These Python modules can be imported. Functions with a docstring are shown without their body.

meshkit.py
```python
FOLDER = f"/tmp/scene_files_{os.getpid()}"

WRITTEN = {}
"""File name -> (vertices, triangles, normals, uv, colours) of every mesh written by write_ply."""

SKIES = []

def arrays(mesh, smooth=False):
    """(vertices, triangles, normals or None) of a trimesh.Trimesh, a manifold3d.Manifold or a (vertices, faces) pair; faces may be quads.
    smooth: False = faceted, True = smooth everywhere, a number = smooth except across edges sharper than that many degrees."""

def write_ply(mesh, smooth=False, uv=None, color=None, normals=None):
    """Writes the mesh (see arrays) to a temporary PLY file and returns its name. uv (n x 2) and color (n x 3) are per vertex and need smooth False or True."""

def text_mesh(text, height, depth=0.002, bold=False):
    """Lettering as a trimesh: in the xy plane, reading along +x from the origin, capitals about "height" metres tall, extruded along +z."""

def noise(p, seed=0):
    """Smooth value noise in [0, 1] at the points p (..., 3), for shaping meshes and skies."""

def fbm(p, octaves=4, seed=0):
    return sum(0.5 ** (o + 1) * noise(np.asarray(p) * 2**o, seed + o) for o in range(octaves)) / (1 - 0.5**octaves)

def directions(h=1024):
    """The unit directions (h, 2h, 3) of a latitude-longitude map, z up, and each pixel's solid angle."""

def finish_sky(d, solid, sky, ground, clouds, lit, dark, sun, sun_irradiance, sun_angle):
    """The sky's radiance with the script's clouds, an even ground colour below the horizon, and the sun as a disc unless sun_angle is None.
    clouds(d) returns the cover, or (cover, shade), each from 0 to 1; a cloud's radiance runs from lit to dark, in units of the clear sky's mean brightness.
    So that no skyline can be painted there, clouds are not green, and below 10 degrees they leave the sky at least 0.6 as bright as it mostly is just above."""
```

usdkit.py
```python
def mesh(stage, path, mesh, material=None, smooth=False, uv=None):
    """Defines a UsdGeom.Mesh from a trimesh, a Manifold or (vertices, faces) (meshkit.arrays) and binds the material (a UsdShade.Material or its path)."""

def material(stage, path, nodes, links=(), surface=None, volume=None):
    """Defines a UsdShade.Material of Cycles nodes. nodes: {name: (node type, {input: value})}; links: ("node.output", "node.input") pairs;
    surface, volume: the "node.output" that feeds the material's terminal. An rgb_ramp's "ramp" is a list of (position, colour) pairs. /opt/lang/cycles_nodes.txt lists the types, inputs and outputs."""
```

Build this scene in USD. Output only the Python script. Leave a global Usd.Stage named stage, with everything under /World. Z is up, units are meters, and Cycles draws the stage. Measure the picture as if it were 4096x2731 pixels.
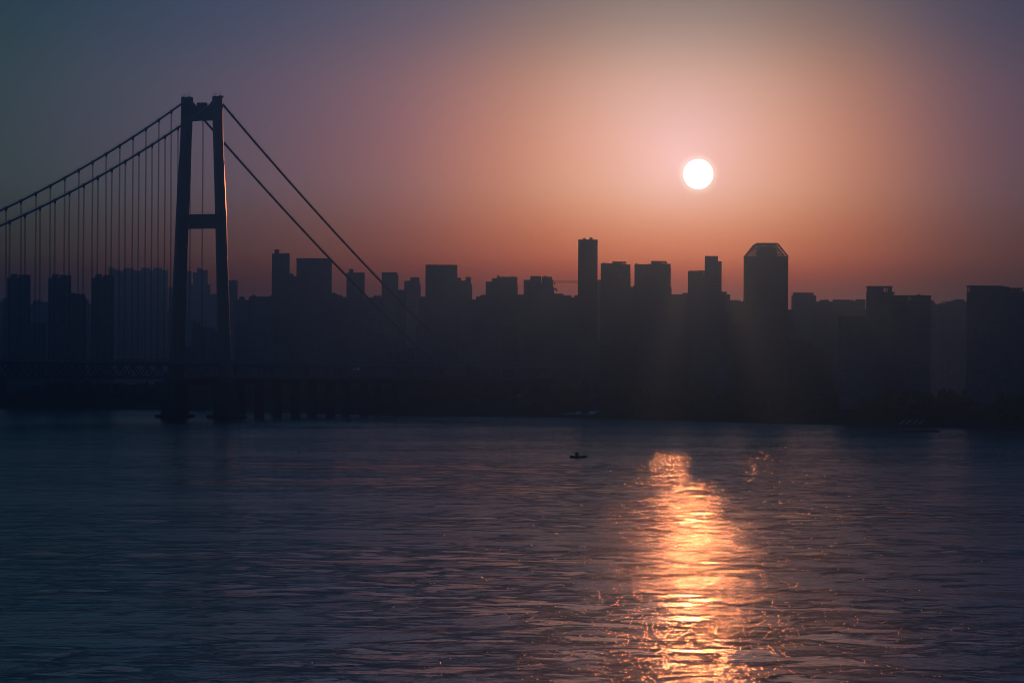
import math, random
import numpy as np
import trimesh
import usdkit, meshkit
from pxr import Usd, UsdGeom, UsdLux, UsdShade, Sdf, Gf

random.seed(7)
rng = np.random.default_rng(7)

# ------------------------------------------------------------------ stage, camera, sky, sun
stage = Usd.Stage.CreateInMemory()
UsdGeom.SetStageUpAxis(stage, UsdGeom.Tokens.z)
UsdGeom.SetStageMetersPerUnit(stage, 1.0)
UsdGeom.Xform.Define(stage, '/World')
UsdGeom.Scope.Define(stage, '/World/Looks')

F = 12930.0          # focal length in pixels of the 4096 px wide photograph (18 degrees across)
CX, CY = 2048.0, 1500.0   # the horizon lies at row 1500
CAM_H = 33.0
ROLL = 0.35         # the photograph hangs a little clockwise


def level(px, py):
    """A pixel of the photograph with the camera's roll taken out."""
    c, s = math.cos(math.radians(ROLL)), math.sin(math.radians(ROLL))
    return CX + (px - CX) * c + (py - CY) * s, CY - (px - CX) * s + (py - CY) * c


cam = UsdGeom.Camera.Define(stage, '/World/camera')
cam.AddTranslateOp().Set(Gf.Vec3d(0, 0, CAM_H))
cam.AddRotateXOp().Set(90.0)
cam.AddRotateZOp().Set(ROLL)
cam.CreateHorizontalApertureAttr(36.0)
cam.CreateVerticalApertureAttr(36.0 * 2731 / 4096)
cam.CreateFocalLengthAttr(36.0 * F / 4096)
cam.CreateVerticalApertureOffsetAttr(36.0 * (1500 - 1365.5) / 4096)
cam.CreateClippingRangeAttr(Gf.Vec2f(1.0, 60000.0))
cam.CreateExposureAttr(0.0)

SUN_PX = level(2793, 697)
SUN_DIR = np.array([(SUN_PX[0] - CX) / F, 1.0, (CY - SUN_PX[1]) / F])
SUN_DIR /= np.linalg.norm(SUN_DIR)
GLOW_PX = level(2740, 665)   # the broad glow leans a little left of the disc
GLOW_DIR = np.array([(GLOW_PX[0] - CX) / F, 1.0, (CY - GLOW_PX[1]) / F])
GLOW_DIR /= np.linalg.norm(GLOW_DIR)
SUN_EL = math.asin(SUN_DIR[2])
SUN_ROT = math.atan2(SUN_DIR[0], SUN_DIR[1])
SUN_INTENSITY = 0.010
SUN_COLOR = (1.0, 0.27, 0.085)
SKY_STRENGTH = 0.1

HAZE_DENSITY = 1.25e-4
HAZE_COLOR = (0.20, 0.51, 0.92)
HAZE_G = 0.92

# glow of the hazy evening sky: by angle from the sun, times by elevation, times by bearing (degrees)
GLOW = [(0, (1.3329, 0.7537, 0.6861)), (1, (1.1394, 0.5635, 0.4273)), (2, (0.94, 0.4063, 0.2644)), (3.5, (0.5975, 0.2157, 0.1437)), (5.5, (0.2652, 0.1092, 0.1142)), (8, (0.1146, 0.0718, 0.0983)), (10.5, (0.0586, 0.059, 0.0769)), (13, (0.0304, 0.0497, 0.0533)), (20, (0.0183, 0.0358, 0.0453)), (40, (0.011, 0.0248, 0.04)), (180, (0.011, 0.0248, 0.04))]
LAYER = [(-90, (0.2566, 0.0286, 0.0067)), (0, (0.2726, 0.0304, 0.0072)), (1.2, (0.3208, 0.0358, 0.0084)), (2.2, (0.9036, 0.48, 0.276)), (3.5, (1.0003, 1.0006, 1.0008)), (5, (0.8217, 0.9645, 1.1246)), (7, (0.3856, 0.7454, 1.0719)), (12, (0.3, 1.28, 2.05)), (90, (0.3, 1.32, 2.2))]
SIDE = [(-180, (1.1283, 1.1302, 1.0638)), (-9, (1.1283, 1.1302, 1.0638)), (-5, (1.1852, 1.2036, 1.193)), (-2.5, (1.1546, 1.1868, 1.1902)), (0.5, (1.0536, 1.0845, 1.0838)), (3.3, (1.0001, 0.9998, 0.9996)), (6, (0.9106, 0.9095, 0.8862)), (9, (0.6442, 0.6819, 0.8127)), (180, (0.6442, 0.6819, 0.8127))]


def spline_ramp(points, lo, hi, n=1024):
    """Log-smooth resampling of (degree, colour) points to even stops for an rgb_ramp."""
    from scipy.interpolate import PchipInterpolator
    x = np.array([p[0] for p in points], float)
    c = np.log(np.array([p[1] for p in points], float))
    t = np.linspace(lo, hi, n)
    out = np.exp(np.stack([PchipInterpolator(x, c[:, k])(np.clip(t, x[0], x[-1])) for k in range(3)], 1))
    return out


def sky_material():
    path = '/World/Looks/sky'
    gmax = 45.0
    glow = spline_ramp(GLOW, 0, gmax, 512)
    gdeg = np.linspace(0, gmax, 512)
    layer = spline_ramp(LAYER, -10, 50, 512)
    side = spline_ramp(SIDE, -20, 20, 512)
    nodes = {
        'tc': ('texture_coordinate', {}),
        'dir': ('vector_math', {'math_type': 'normalize'}),
        'dot': ('vector_math', {'math_type': 'dot_product', 'vector2': SUN_DIR}),
        'gdot': ('vector_math', {'math_type': 'dot_product', 'vector2': GLOW_DIR}),
        'gdotc': ('math', {'math_type': 'minimum', 'value2': 1.0}),
        'gang': ('math', {'math_type': 'arccosine'}),
        'dotc': ('math', {'math_type': 'minimum', 'value2': 1.0}),
        'ang': ('math', {'math_type': 'arccosine'}),
        'gf': ('math', {'math_type': 'multiply', 'value2': 180 / math.pi / gmax, 'use_clamp': True}),
        'glow': ('rgb_ramp', {}),
        'sep': ('separate_xyz', {}),
        'el': ('math', {'math_type': 'arcsine'}),
        'ef': ('map_range', {'from_min': math.radians(-10), 'from_max': math.radians(50), 'to_min': 0.0, 'to_max': 1.0, 'clamp': True}),
        'layer': ('rgb_ramp', {}),
        'az': ('math', {'math_type': 'arcsine'}),
        'af': ('map_range', {'from_min': math.radians(-20), 'from_max': math.radians(20), 'to_min': 0.0, 'to_max': 1.0, 'clamp': True}),
        'side': ('rgb_ramp', {}),
        'prod0': ('vector_math', {'math_type': 'multiply'}),
        'prod': ('vector_math', {'math_type': 'multiply'}),
        'atmo': ('sky_texture', {'sky_type': 'single_scattering', 'sun_disc': False, 'sun_elevation': SUN_EL, 'sun_rotation': SUN_ROT, 'altitude': 20.0, 'air_density': 1.0, 'aerosol_density': 4.0, 'ozone_density': 2.0}),
        'atmok': ('vector_math', {'math_type': 'multiply', 'vector2': (0.006, 0.010, 0.016)}),
        'sum': ('vector_math', {'math_type': 'multiply_add', 'vector2': (1 / SKY_STRENGTH,) * 3}),
        'aur': ('map_range', {'range_type': 'smoothstep', 'from_min': math.radians(0.25), 'from_max': math.radians(0.40), 'to_min': 1.0, 'to_max': 0.0, 'clamp': True}),
        'aurk': ('vector_math', {'math_type': 'scale', 'vector1': (1.6, 2.4, 2.0)}),
        'disc': ('map_range', {'range_type': 'smoothstep', 'from_min': math.radians(0.246), 'from_max': math.radians(0.270), 'to_min': 1.0, 'to_max': 0.0, 'clamp': True}),
        'disck': ('vector_math', {'math_type': 'scale', 'vector1': (34.0, 33.0, 34.0)}),
        'add1': ('vector_math', {'math_type': 'add'}),
        'add2': ('vector_math', {'math_type': 'add'}),
        'bg': ('background_shader', {'strength': SKY_STRENGTH}),
    }
    links = [('tc.generated', 'dir.vector1'), ('dir.vector', 'dot.vector1'), ('dot.value', 'dotc.value1'), ('dotc.value', 'ang.value1'),
             ('dir.vector', 'gdot.vector1'), ('gdot.value', 'gdotc.value1'), ('gdotc.value', 'gang.value1'), ('gang.value', 'gf.value1'), ('gf.value', 'glow.fac'), ('dir.vector', 'sep.vector'), ('sep.z', 'el.value1'), ('el.value', 'ef.value'),
             ('ef.result', 'layer.fac'), ('glow.color', 'prod0.vector1'), ('layer.color', 'prod0.vector2'), ('sep.x', 'az.value1'), ('az.value', 'af.value'), ('af.result', 'side.fac'), ('prod0.vector', 'prod.vector1'), ('side.color', 'prod.vector2'), ('prod.vector', 'sum.vector1'),
             ('atmo.color', 'atmok.vector1'), ('atmok.vector', 'sum.vector3'), ('ang.value', 'aur.value'), ('aur.result', 'aurk.scale'),
             ('ang.value', 'disc.value'), ('disc.result', 'disck.scale'), ('sum.vector', 'add1.vector1'), ('aurk.vector', 'add1.vector2'),
             ('add1.vector', 'add2.vector1'), ('disck.vector', 'add2.vector2'), ('add2.vector', 'bg.color')]
    m = usdkit.material(stage, path, nodes, links, surface='bg.background')
    T = Sdf.ValueTypeNames
    from pxr import Vt
    for n, table in (('glow', glow), ('layer', layer), ('side', side)):
        s = UsdShade.Shader.Get(stage, f'{path}/{n}')
        s.CreateInput('ramp', T.Float3Array).Set(Vt.Vec3fArray.FromNumpy(table.astype(np.float32)))
        s.CreateInput('ramp_alpha', T.FloatArray).Set(Vt.FloatArray.FromNumpy(np.ones(len(table), np.float32)))
        s.CreateInput('interpolate', T.Bool).Set(True)
    return m


def custom(prim, **kw):
    for k, v in kw.items():
        if v is not None:
            prim.SetCustomDataByKey(k, v)


dome = UsdLux.DomeLight.Define(stage, '/World/sky')
dome.CreateIntensityAttr(1.0)
UsdShade.MaterialBindingAPI.Apply(dome.GetPrim()).Bind(sky_material())
custom(dome.GetPrim(), kind='structure', label='hazy dusk sky glowing pink and orange round the low sun', category='sky')

sun = UsdLux.DistantLight.Define(stage, '/World/sunlight')
sun.CreateIntensityAttr(SUN_INTENSITY)
sun.CreateAngleAttr(0.53)
sun.CreateNormalizeAttr(True)
sun.CreateColorAttr(Gf.Vec3f(*SUN_COLOR))
q = Gf.Rotation(Gf.Vec3d(0, 0, -1), Gf.Vec3d(*(-SUN_DIR)))
sun.AddTransformOp().Set(Gf.Matrix4d().SetRotate(q))

# ------------------------------------------------------------------ helpers
def point(px, py, d):
    """The point d metres deep that the pixel (px, py) of the photograph looks at."""
    x, y = level(px, py)
    return np.array([(x - CX) / F * d, d, CAM_H + (CY - y) / F * d])


def on_plane(px, py, z=0.0):
    """The point at height z that a pixel looks at."""
    x, y = level(px, py)
    return point(px, py, (CAM_H - z) * F / (y - CY))


class MB:
    """Collects simple solids into one mesh."""

    def __init__(self):
        self.v, self.f, self.n = [], [], 0

    def add(self, v, f):
        v = np.asarray(v, float)
        self.v.append(v)
        self.f.append(np.asarray(f, int) + self.n)
        self.n += len(v)
        return self

    def tm(self, m):
        return self.add(m.vertices, m.faces)

    def hexa(self, p):
        """p: 8 corners, bottom ring then top ring, counter-clockwise from above."""
        return self.add(p, [[0, 2, 1], [0, 3, 2], [4, 5, 6], [4, 6, 7], [0, 1, 5], [0, 5, 4], [1, 2, 6], [1, 6, 5], [2, 3, 7], [2, 7, 6], [3, 0, 4], [3, 4, 7]])

    def box(self, x0, x1, y0, y1, z0, z1):
        return self.hexa([(x0, y0, z0), (x1, y0, z0), (x1, y1, z0), (x0, y1, z0), (x0, y0, z1), (x1, y0, z1), (x1, y1, z1), (x0, y1, z1)])

    def loft(self, rings, cap=True):
        """rings: list of (n, 3) arrays, counter-clockwise from above, bottom to top."""
        rings = [np.asarray(r, float) for r in rings]
        n = len(rings[0])
        f = []
        for k in range(len(rings) - 1):
            for i in range(n):
                a, b = k * n + i, k * n + (i + 1) % n
                f += [[a, b, b + n], [a, b + n, a + n]]
        v = np.vstack(rings)
        if cap:
            m = len(v)
            v = np.vstack([v, rings[0].mean(0), rings[-1].mean(0)])
            e = (len(rings) - 1) * n
            for i in range(n):
                f += [[(i + 1) % n, i, m], [e + i, e + (i + 1) % n, m + 1]]
        return self.add(v, f)

    def bar(self, a, b, r, sides=6, r2=None):
        a, b = np.asarray(a, float), np.asarray(b, float)
        t = (b - a) / np.linalg.norm(b - a)
        u = np.cross(t, (0, 0, 1.0) if abs(t[2]) < 0.9 else (1.0, 0, 0))
        u /= np.linalg.norm(u)
        w = np.cross(t, u)
        ang = np.arange(sides) * 2 * math.pi / sides + math.pi / sides
        ring = np.cos(ang)[:, None] * u + np.sin(ang)[:, None] * w
        return self.loft([a + ring * r, b + ring * (r if r2 is None else r2)])

    def tube(self, pts, r, sides=8):
        pts = np.asarray(pts, float)
        t = np.gradient(pts, axis=0)
        t /= np.linalg.norm(t, axis=1, keepdims=True)
        rings = []
        ang = np.arange(sides) * 2 * math.pi / sides
        for p, d in zip(pts, t):
            u = np.cross(d, (0, 0, 1.0))
            u /= np.linalg.norm(u)
            w = np.cross(d, u)
            rings.append(p + r * (np.cos(ang)[:, None] * u + np.sin(ang)[:, None] * w))
        return self.loft(rings)

    def turned(self, cx, cy, deg):
        """A copy turned about the vertical through (cx, cy)."""
        c, s = math.cos(math.radians(deg)), math.sin(math.radians(deg))
        o = MB()
        for v, f in zip(self.v, self.f):
            x, y = v[:, 0] - cx, v[:, 1] - cy
            o.v.append(np.stack([cx + c * x - s * y, cy + s * x + c * y, v[:, 2]], 1))
        o.f, o.n = list(self.f), self.n
        return o

    def mesh(self):
        return np.vstack(self.v), np.vstack(self.f)


TAKEN = {}


def numbered(parent, name):
    k = TAKEN.get((parent, name), 0)
    TAKEN[(parent, name)] = k + 1
    return f'{parent}/{name}' if k == 0 else f'{parent}/{name}_{k:03d}'


def thing(name, label, cat, loc=(0, 0, 0), group=None):
    p = numbered('/World', name)
    x = UsdGeom.Xform.Define(stage, p)
    x.AddTranslateOp().Set(Gf.Vec3d(*map(float, loc)))
    x.GetPrim().SetCustomDataByKey('label', label)
    x.GetPrim().SetCustomDataByKey('category', cat)
    if group:
        x.GetPrim().SetCustomDataByKey('group', group)
    x.base = np.array(loc, float)
    BASE[p] = np.array(loc, float)
    return p


BASE = {}


def part(parent, name, mb, mat, smooth=False, label=None, kind=None, local=False):
    """A part; world coordinates are made relative to its thing's base."""
    v, f = mb.mesh() if isinstance(mb, MB) else (np.asarray(mb.vertices), np.asarray(mb.faces))
    root = '/'.join(parent.split('/')[:3])
    if not local:
        v = v - BASE.get(root, np.zeros(3))
    p = numbered(parent, name)
    m = usdkit.mesh(stage, p, (v, f), mat, smooth=smooth)
    custom(m.GetPrim(), label=label, kind=kind)
    return p


def top(name, mb, mat, smooth=False, **kw):
    v, f = mb.mesh() if isinstance(mb, MB) else (np.asarray(mb[0]), np.asarray(mb[1]))
    p = numbered('/World', name)
    m = usdkit.mesh(stage, p, (v, f), mat, smooth=smooth)
    custom(m.GetPrim(), **kw)
    return p


# ------------------------------------------------------------------ materials
def plain(name, color, rough=0.8, metal=0.0, scale=0.15, amount=0.35, gloss=0.25):
    """A plain surface with weathered, uneven tone."""
    c = np.array(color)
    return usdkit.material(stage, f'/World/Looks/{name}', {
        'g': ('geometry', {}),
        'n': ('noise_texture', {'scale': scale, 'detail': 4.0, 'roughness': 0.6}),
        'r': ('rgb_ramp', {'ramp': [(0.25, tuple(c * (1 - amount))), (0.75, tuple(np.minimum(c * (1 + amount), 1)))]}),
        'p': ('principled_bsdf', {'roughness': rough, 'metallic': metal, 'specular_ior_level': gloss})},
        [('g.position', 'n.vector'), ('n.fac', 'r.fac'), ('r.color', 'p.base_color')], surface='p.BSDF')


def facade(name, wall, glass=(0.07, 0.075, 0.08), bay=3.4, storey=3.0, gap=0.3):
    """A far facade: rows of windows in a rendered wall, too small to tell apart."""
    w = np.array(wall)
    return usdkit.material(stage, f'/World/Looks/{name}', {
        'g': ('geometry', {}),
        'sep': ('separate_xyz', {}),
        'sum': ('math', {'math_type': 'add'}),
        'uv': ('combine_xyz', {}),
        'b': ('brick_texture', {'offset': 0.0, 'squash': 1.0, 'scale': 1.0, 'color1': glass, 'color2': tuple(np.array(glass) * 1.6), 'mortar': (1, 1, 1), 'mortar_size': gap, 'mortar_smooth': 0.05, 'brick_width': bay, 'row_height': storey}),
        'n': ('noise_texture', {'scale': 0.08, 'detail': 4.0}),
        'r': ('rgb_ramp', {'ramp': [(0.25, tuple(w * 0.75)), (0.75, tuple(w * 1.2))]}),
        'm': ('mix', {'mix_type': 'multiply', 'fac': 1.0}),
        'mx': ('mix', {'mix_type': 'mix'}),
        'rough': ('map_range', {'from_min': 0.0, 'from_max': 1.0, 'to_min': 0.5, 'to_max': 0.9}),
        'p': ('principled_bsdf', {'roughness': 0.7, 'specular_ior_level': 0.0})},
        [('g.position', 'sep.vector'), ('sep.x', 'sum.value1'), ('sep.y', 'sum.value2'), ('sum.value', 'uv.x'), ('sep.z', 'uv.y'), ('uv.vector', 'b.vector'),
         ('g.position', 'n.vector'), ('n.fac', 'r.fac'), ('b.fac', 'mx.fac'), ('b.color', 'mx.color1'), ('r.color', 'mx.color2'),
         ('mx.color', 'p.base_color'), ('b.fac', 'rough.value'), ('rough.result', 'p.roughness')], surface='p.BSDF')


M = {
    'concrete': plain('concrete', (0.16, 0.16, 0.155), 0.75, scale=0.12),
    'tower': plain('tower_concrete', (0.08, 0.08, 0.08), 0.5, scale=0.08, amount=0.25, gloss=0.3),
    'leg': plain('painted_concrete', (0.07, 0.07, 0.072), 0.26, scale=0.05, amount=0.2, gloss=0.5),
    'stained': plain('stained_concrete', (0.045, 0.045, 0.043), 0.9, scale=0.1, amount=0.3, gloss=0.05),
    'steel': plain('painted_steel', (0.07, 0.072, 0.075), 0.5, scale=0.3, amount=0.2),
    'cable': plain('cable_steel', (0.1, 0.105, 0.11), 0.5, scale=0.5, amount=0.15),
    'rubber': plain('fender_rubber', (0.02, 0.02, 0.02), 0.7),
    'boat': plain('boat_hull', (0.035, 0.04, 0.045), 0.5, scale=1.5),
    'cabin': plain('boat_cabin', (0.05, 0.06, 0.065), 0.5, scale=1.5),
    'soil': plain('bank_ground', (0.03, 0.032, 0.024), 1.0, scale=0.04, amount=0.5, gloss=0.0),
    'pale': plain('pale_concrete', (0.2, 0.21, 0.22), 0.4, scale=0.3, amount=0.15),
    'roof': plain('roof_tile', (0.1, 0.085, 0.08), 0.8, scale=0.3),
    'frame': plain('roof_frame', (0.12, 0.12, 0.12), 0.7, scale=0.3),
    'car': plain('car_paint', (0.4, 0.42, 0.45), 0.25, scale=1.0, amount=0.05),
    'tyre': plain('tyre_rubber', (0.015, 0.015, 0.015), 0.9),
    'carglass': plain('car_glass', (0.02, 0.022, 0.025), 0.05, amount=0.05),
    'bark': plain('bark', (0.06, 0.045, 0.035), 0.9, scale=2.0),
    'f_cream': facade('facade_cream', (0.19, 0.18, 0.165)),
    'f_grey': facade('facade_grey', (0.17, 0.175, 0.18), bay=4.2, storey=3.1),
    'f_dark': facade('facade_dark', (0.11, 0.115, 0.12), bay=3.0, storey=3.3, gap=0.22),
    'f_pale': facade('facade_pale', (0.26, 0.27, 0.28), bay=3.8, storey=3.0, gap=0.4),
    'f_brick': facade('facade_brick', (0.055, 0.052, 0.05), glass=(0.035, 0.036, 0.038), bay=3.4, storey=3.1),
    'f_glass': facade('facade_glass', (0.08, 0.085, 0.09), glass=(0.05, 0.052, 0.056), bay=1.8, storey=3.9, gap=0.14),
    'leaf': plain('leaf', (0.035, 0.045, 0.02), 0.9, scale=0.5, amount=0.5, gloss=0.0),
}
M['lamp'] = usdkit.material(stage, '/World/Looks/deck_lamp', {'e': ('emission', {'color': (1.0, 0.85, 0.7), 'strength': 2.5})}, [], surface='e.emission')


def water_material():
    """River water: small wind ripples everywhere, strong in the gust patches and faint in the slicks between them."""
    nodes = {
        'g': ('geometry', {}),
        # gust patches, tens of metres, drawn out along the current
        'pm': ('mapping', {'scale': (1 / 13.0, 1 / 12.0, 1.0), 'rotation': (0, 0, math.radians(8))}),
        'pn': ('noise_texture', {'scale': 1.0, 'detail': 6.0, 'roughness': 0.70, 'distortion': 0.4}),
        'pr': ('map_range', {'range_type': 'smoothstep', 'from_min': 0.74, 'from_max': 0.86, 'to_min': WATER['calm'], 'to_max': 1.0, 'clamp': True}),
        # wide wind lanes over the patches
        'em': ('mapping', {'scale': (1 / 210.0, 1 / 150.0, 1.0), 'rotation': (0, 0, math.radians(-14))}),
        'en': ('noise_texture', {'scale': 1.0, 'detail': 2.0, 'roughness': 0.5}),
        'pmix': ('math', {'math_type': 'multiply_add', 'value2': 0.7}),
        # ripples
        'm1': ('mapping', {'scale': (1 / 2.0, 1 / 3.0, 1.0), 'rotation': (0, 0, math.radians(12))}),
        'n1': ('noise_texture', {'scale': 1.0, 'detail': 5.0, 'roughness': 0.62, 'distortion': 0.15}),
        'm2': ('mapping', {'scale': (1 / 11.0, 1 / 6.5, 1.0), 'rotation': (0, 0, math.radians(-9))}),
        'n2': ('noise_texture', {'scale': 1.0, 'detail': 5.0, 'roughness': 0.58}),
        'm3': ('mapping', {'scale': (1 / 64.0, 1 / 26.0, 1.0), 'rotation': (0, 0, math.radians(5))}),
        'n3': ('noise_texture', {'scale': 1.0, 'detail': 1.0, 'roughness': 0.5}),
        'h3': ('math', {'math_type': 'multiply_add', 'value2': WATER['lanes']}),
        'h2': ('math', {'math_type': 'multiply', 'value2': WATER['swell']}),
        'h1': ('math', {'math_type': 'multiply_add', 'value2': WATER['ripple']}),
        'h': ('math', {'math_type': 'multiply'}),
        'b': ('bump', {'strength': 1.0, 'distance': 1.0, 'use_object_space': False}),
        'rr': ('map_range', {'from_min': 0.0, 'from_max': 1.0, 'to_min': WATER['r0'], 'to_max': WATER['r1']}),
        'p': ('principled_bsdf', {'base_color': (0.012, 0.022, 0.026), 'ior': 1.333}),
    }
    links = [('g.position', 'pm.vector'), ('pm.vector', 'pn.vector'), ('g.position', 'em.vector'), ('em.vector', 'en.vector'), ('en.fac', 'pmix.value1'), ('pn.fac', 'pmix.value3'), ('pmix.value', 'pr.value'),
             ('g.position', 'm1.vector'), ('m1.vector', 'n1.vector'), ('g.position', 'm2.vector'), ('m2.vector', 'n2.vector'),
             ('n2.fac', 'h2.value1'), ('n1.fac', 'h1.value1'), ('h2.value', 'h1.value3'), ('h1.value', 'h.value1'), ('pr.result', 'h.value2'),
             ('g.position', 'm3.vector'), ('m3.vector', 'n3.vector'), ('n3.fac', 'h3.value1'), ('h.value', 'h3.value3'), ('h3.value', 'b.height'), ('b.normal', 'p.normal'), ('pr.result', 'rr.value'), ('rr.result', 'p.roughness')]
    return usdkit.material(stage, '/World/Looks/river_water', nodes, links, surface='p.BSDF')


WATER = dict(calm=0.42, ripple=0.21, swell=0.48, lanes=0.65, r0=0.05, r1=0.075)
M['water'] = water_material()

# ------------------------------------------------------------------ the setting: river, far bank, haze
SHORE_PX = [(0, 1636), (450, 1636), (700, 1639), (1000, 1647), (1300, 1655), (1500, 1660), (1750, 1664), (2200, 1668), (2500, 1676), (2793, 1686), (3200, 1695), (3600, 1705), (4096, 1720)]
shore = [on_plane(px, py)[:2] for px, py in SHORE_PX]
shore = [np.array([-6500.0, 6400.0]), np.array([-2600.0, 5000.0]), np.array([-900.0, 3420.0])] + shore + [np.array([470.0, 1620.0]), np.array([900.0, 1150.0]), np.array([2600.0, 300.0]), np.array([6500.0, -1300.0])]
# a finer line with small bays and spits
fine = []
for a, b in zip(shore[:-1], shore[1:]):
    n = max(2, int(np.linalg.norm(b - a) / 14))
    for k in range(n):
        fine.append(a + (b - a) * k / n)
fine.append(shore[-1])
fine = np.array(fine)
tang = np.gradient(fine, axis=0)
tang /= np.linalg.norm(tang, axis=1, keepdims=True)
from scipy.ndimage import gaussian_filter1d
tang = gaussian_filter1d(tang, 14, axis=0, mode='nearest')
tang /= np.linalg.norm(tang, axis=1, keepdims=True)
inland = np.stack([-tang[:, 1], tang[:, 0]], 1)
inland *= np.sign(inland[:, 1:2] + 1e-9)
wob = (meshkit.fbm(np.c_[fine / 60.0, np.zeros(len(fine))], 4, seed=3) - 0.5) * 12
fine = fine + inland * wob[:, None]


def ground_height(s):
    """Height of the far bank s metres inland."""
    return np.interp(s, [-40, 0, 3, 25, 70, 100, 130, 9000], [-1.6, 0.0, 0.8, 3.5, 8.0, 14.0, 14.5, 14.5])


steps = [-40, -6, 0, 3, 10, 25, 45, 70, 85, 100, 130, 400, 1500]
rows = []
for k, s in enumerate(steps):
    p = fine + inland * s if s < 400 else fine + np.array([0.25, 0.97]) * s
    z = np.full(len(p), ground_height(s)) + (meshkit.fbm(np.c_[p / 18.0, np.full(len(p), k)], 3, seed=5) - 0.5) * np.interp(s, [-40, 3, 25, 130, 1500], [0.1, 0.4, 1.6, 0.8, 0.5])
    rows.append(np.c_[p, z])
far_row = rows[-1].copy()
far_row[:, 1] = 8900.0
far_row[:, 0] = np.linspace(-6900, 6900, len(far_row))
rows.append(far_row)
v = np.vstack(rows)
n = len(fine)
f = []
for k in range(len(rows) - 1):
    for i in range(n - 1):
        a = k * n + i
        f += [[a, a + 1, a + 1 + n], [a, a + 1 + n, a + n]]
f = np.array(f)
nz = np.cross(v[f[:, 1]] - v[f[:, 0]], v[f[:, 2]] - v[f[:, 0]])[:, 2]
f[nz < 0] = f[nz < 0][:, ::-1]
top('far_bank', (v, f), M['soil'], smooth=True, kind='structure', label='dark low river bank below the city', category='bank')

wv = []
gx = np.linspace(-6900, 6900, 24)
gy = np.r_[-1900, np.linspace(0, 8800, 24)]
GX, GY = np.meshgrid(gx, gy)
wv = np.c_[GX.ravel(), GY.ravel(), np.zeros(GX.size)]
wf = []
for j in range(len(gy) - 1):
    for i in range(len(gx) - 1):
        a = j * len(gx) + i
        wf += [[a, a + 1, a + 1 + len(gx)], [a, a + 1 + len(gx), a + len(gx)]]
top('river', (wv, np.array(wf)), M['water'], kind='structure', label='wide rippled river glittering below the sun', category='river')

hz = MB().box(-7000, 7000, -2000, 9000, -2.8, 246)
top('haze', hz, usdkit.material(stage, '/World/Looks/haze', {'v': ('principled_volume', {'color': HAZE_COLOR, 'density': HAZE_DENSITY, 'anisotropy': HAZE_G})}, [], volume='v.volume'),
    kind='stuff', label='thin evening haze over the river and the city', category='haze')


def ground_z(x, y):
    """Ground height of the far bank at a point."""
    d = np.hypot(fine[:, 0] - x, fine[:, 1] - y)
    i = int(d.argmin())
    s = float(np.dot(np.array([x, y]) - fine[i], inland[i]))
    return float(ground_height(min(max(s, -40), 9000)))

# ------------------------------------------------------------------ the suspension bridge
TH = 0.3866
AX = np.array([math.sin(TH), math.cos(TH), 0.0])      # along the bridge, away from the camera
CR = np.array([math.cos(TH), -math.sin(TH), 0.0])     # across it, towards the near leg
TC = np.array([-226.8, 2356.9, 0.0])                  # the tower's centre at the water
HALF = 12.85                                          # half the spacing of the cables
UPZ = np.array([0, 0, 1.0])
bridge = thing('suspension_bridge', 'grey suspension bridge with a tall two-legged tower and double deck crossing the river', 'bridge', TC)


def at(t, c, z):
    """A point t metres along the bridge from the tower (positive away), c across, z up."""
    return TC + AX * t + CR * c + UPZ * z


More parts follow.
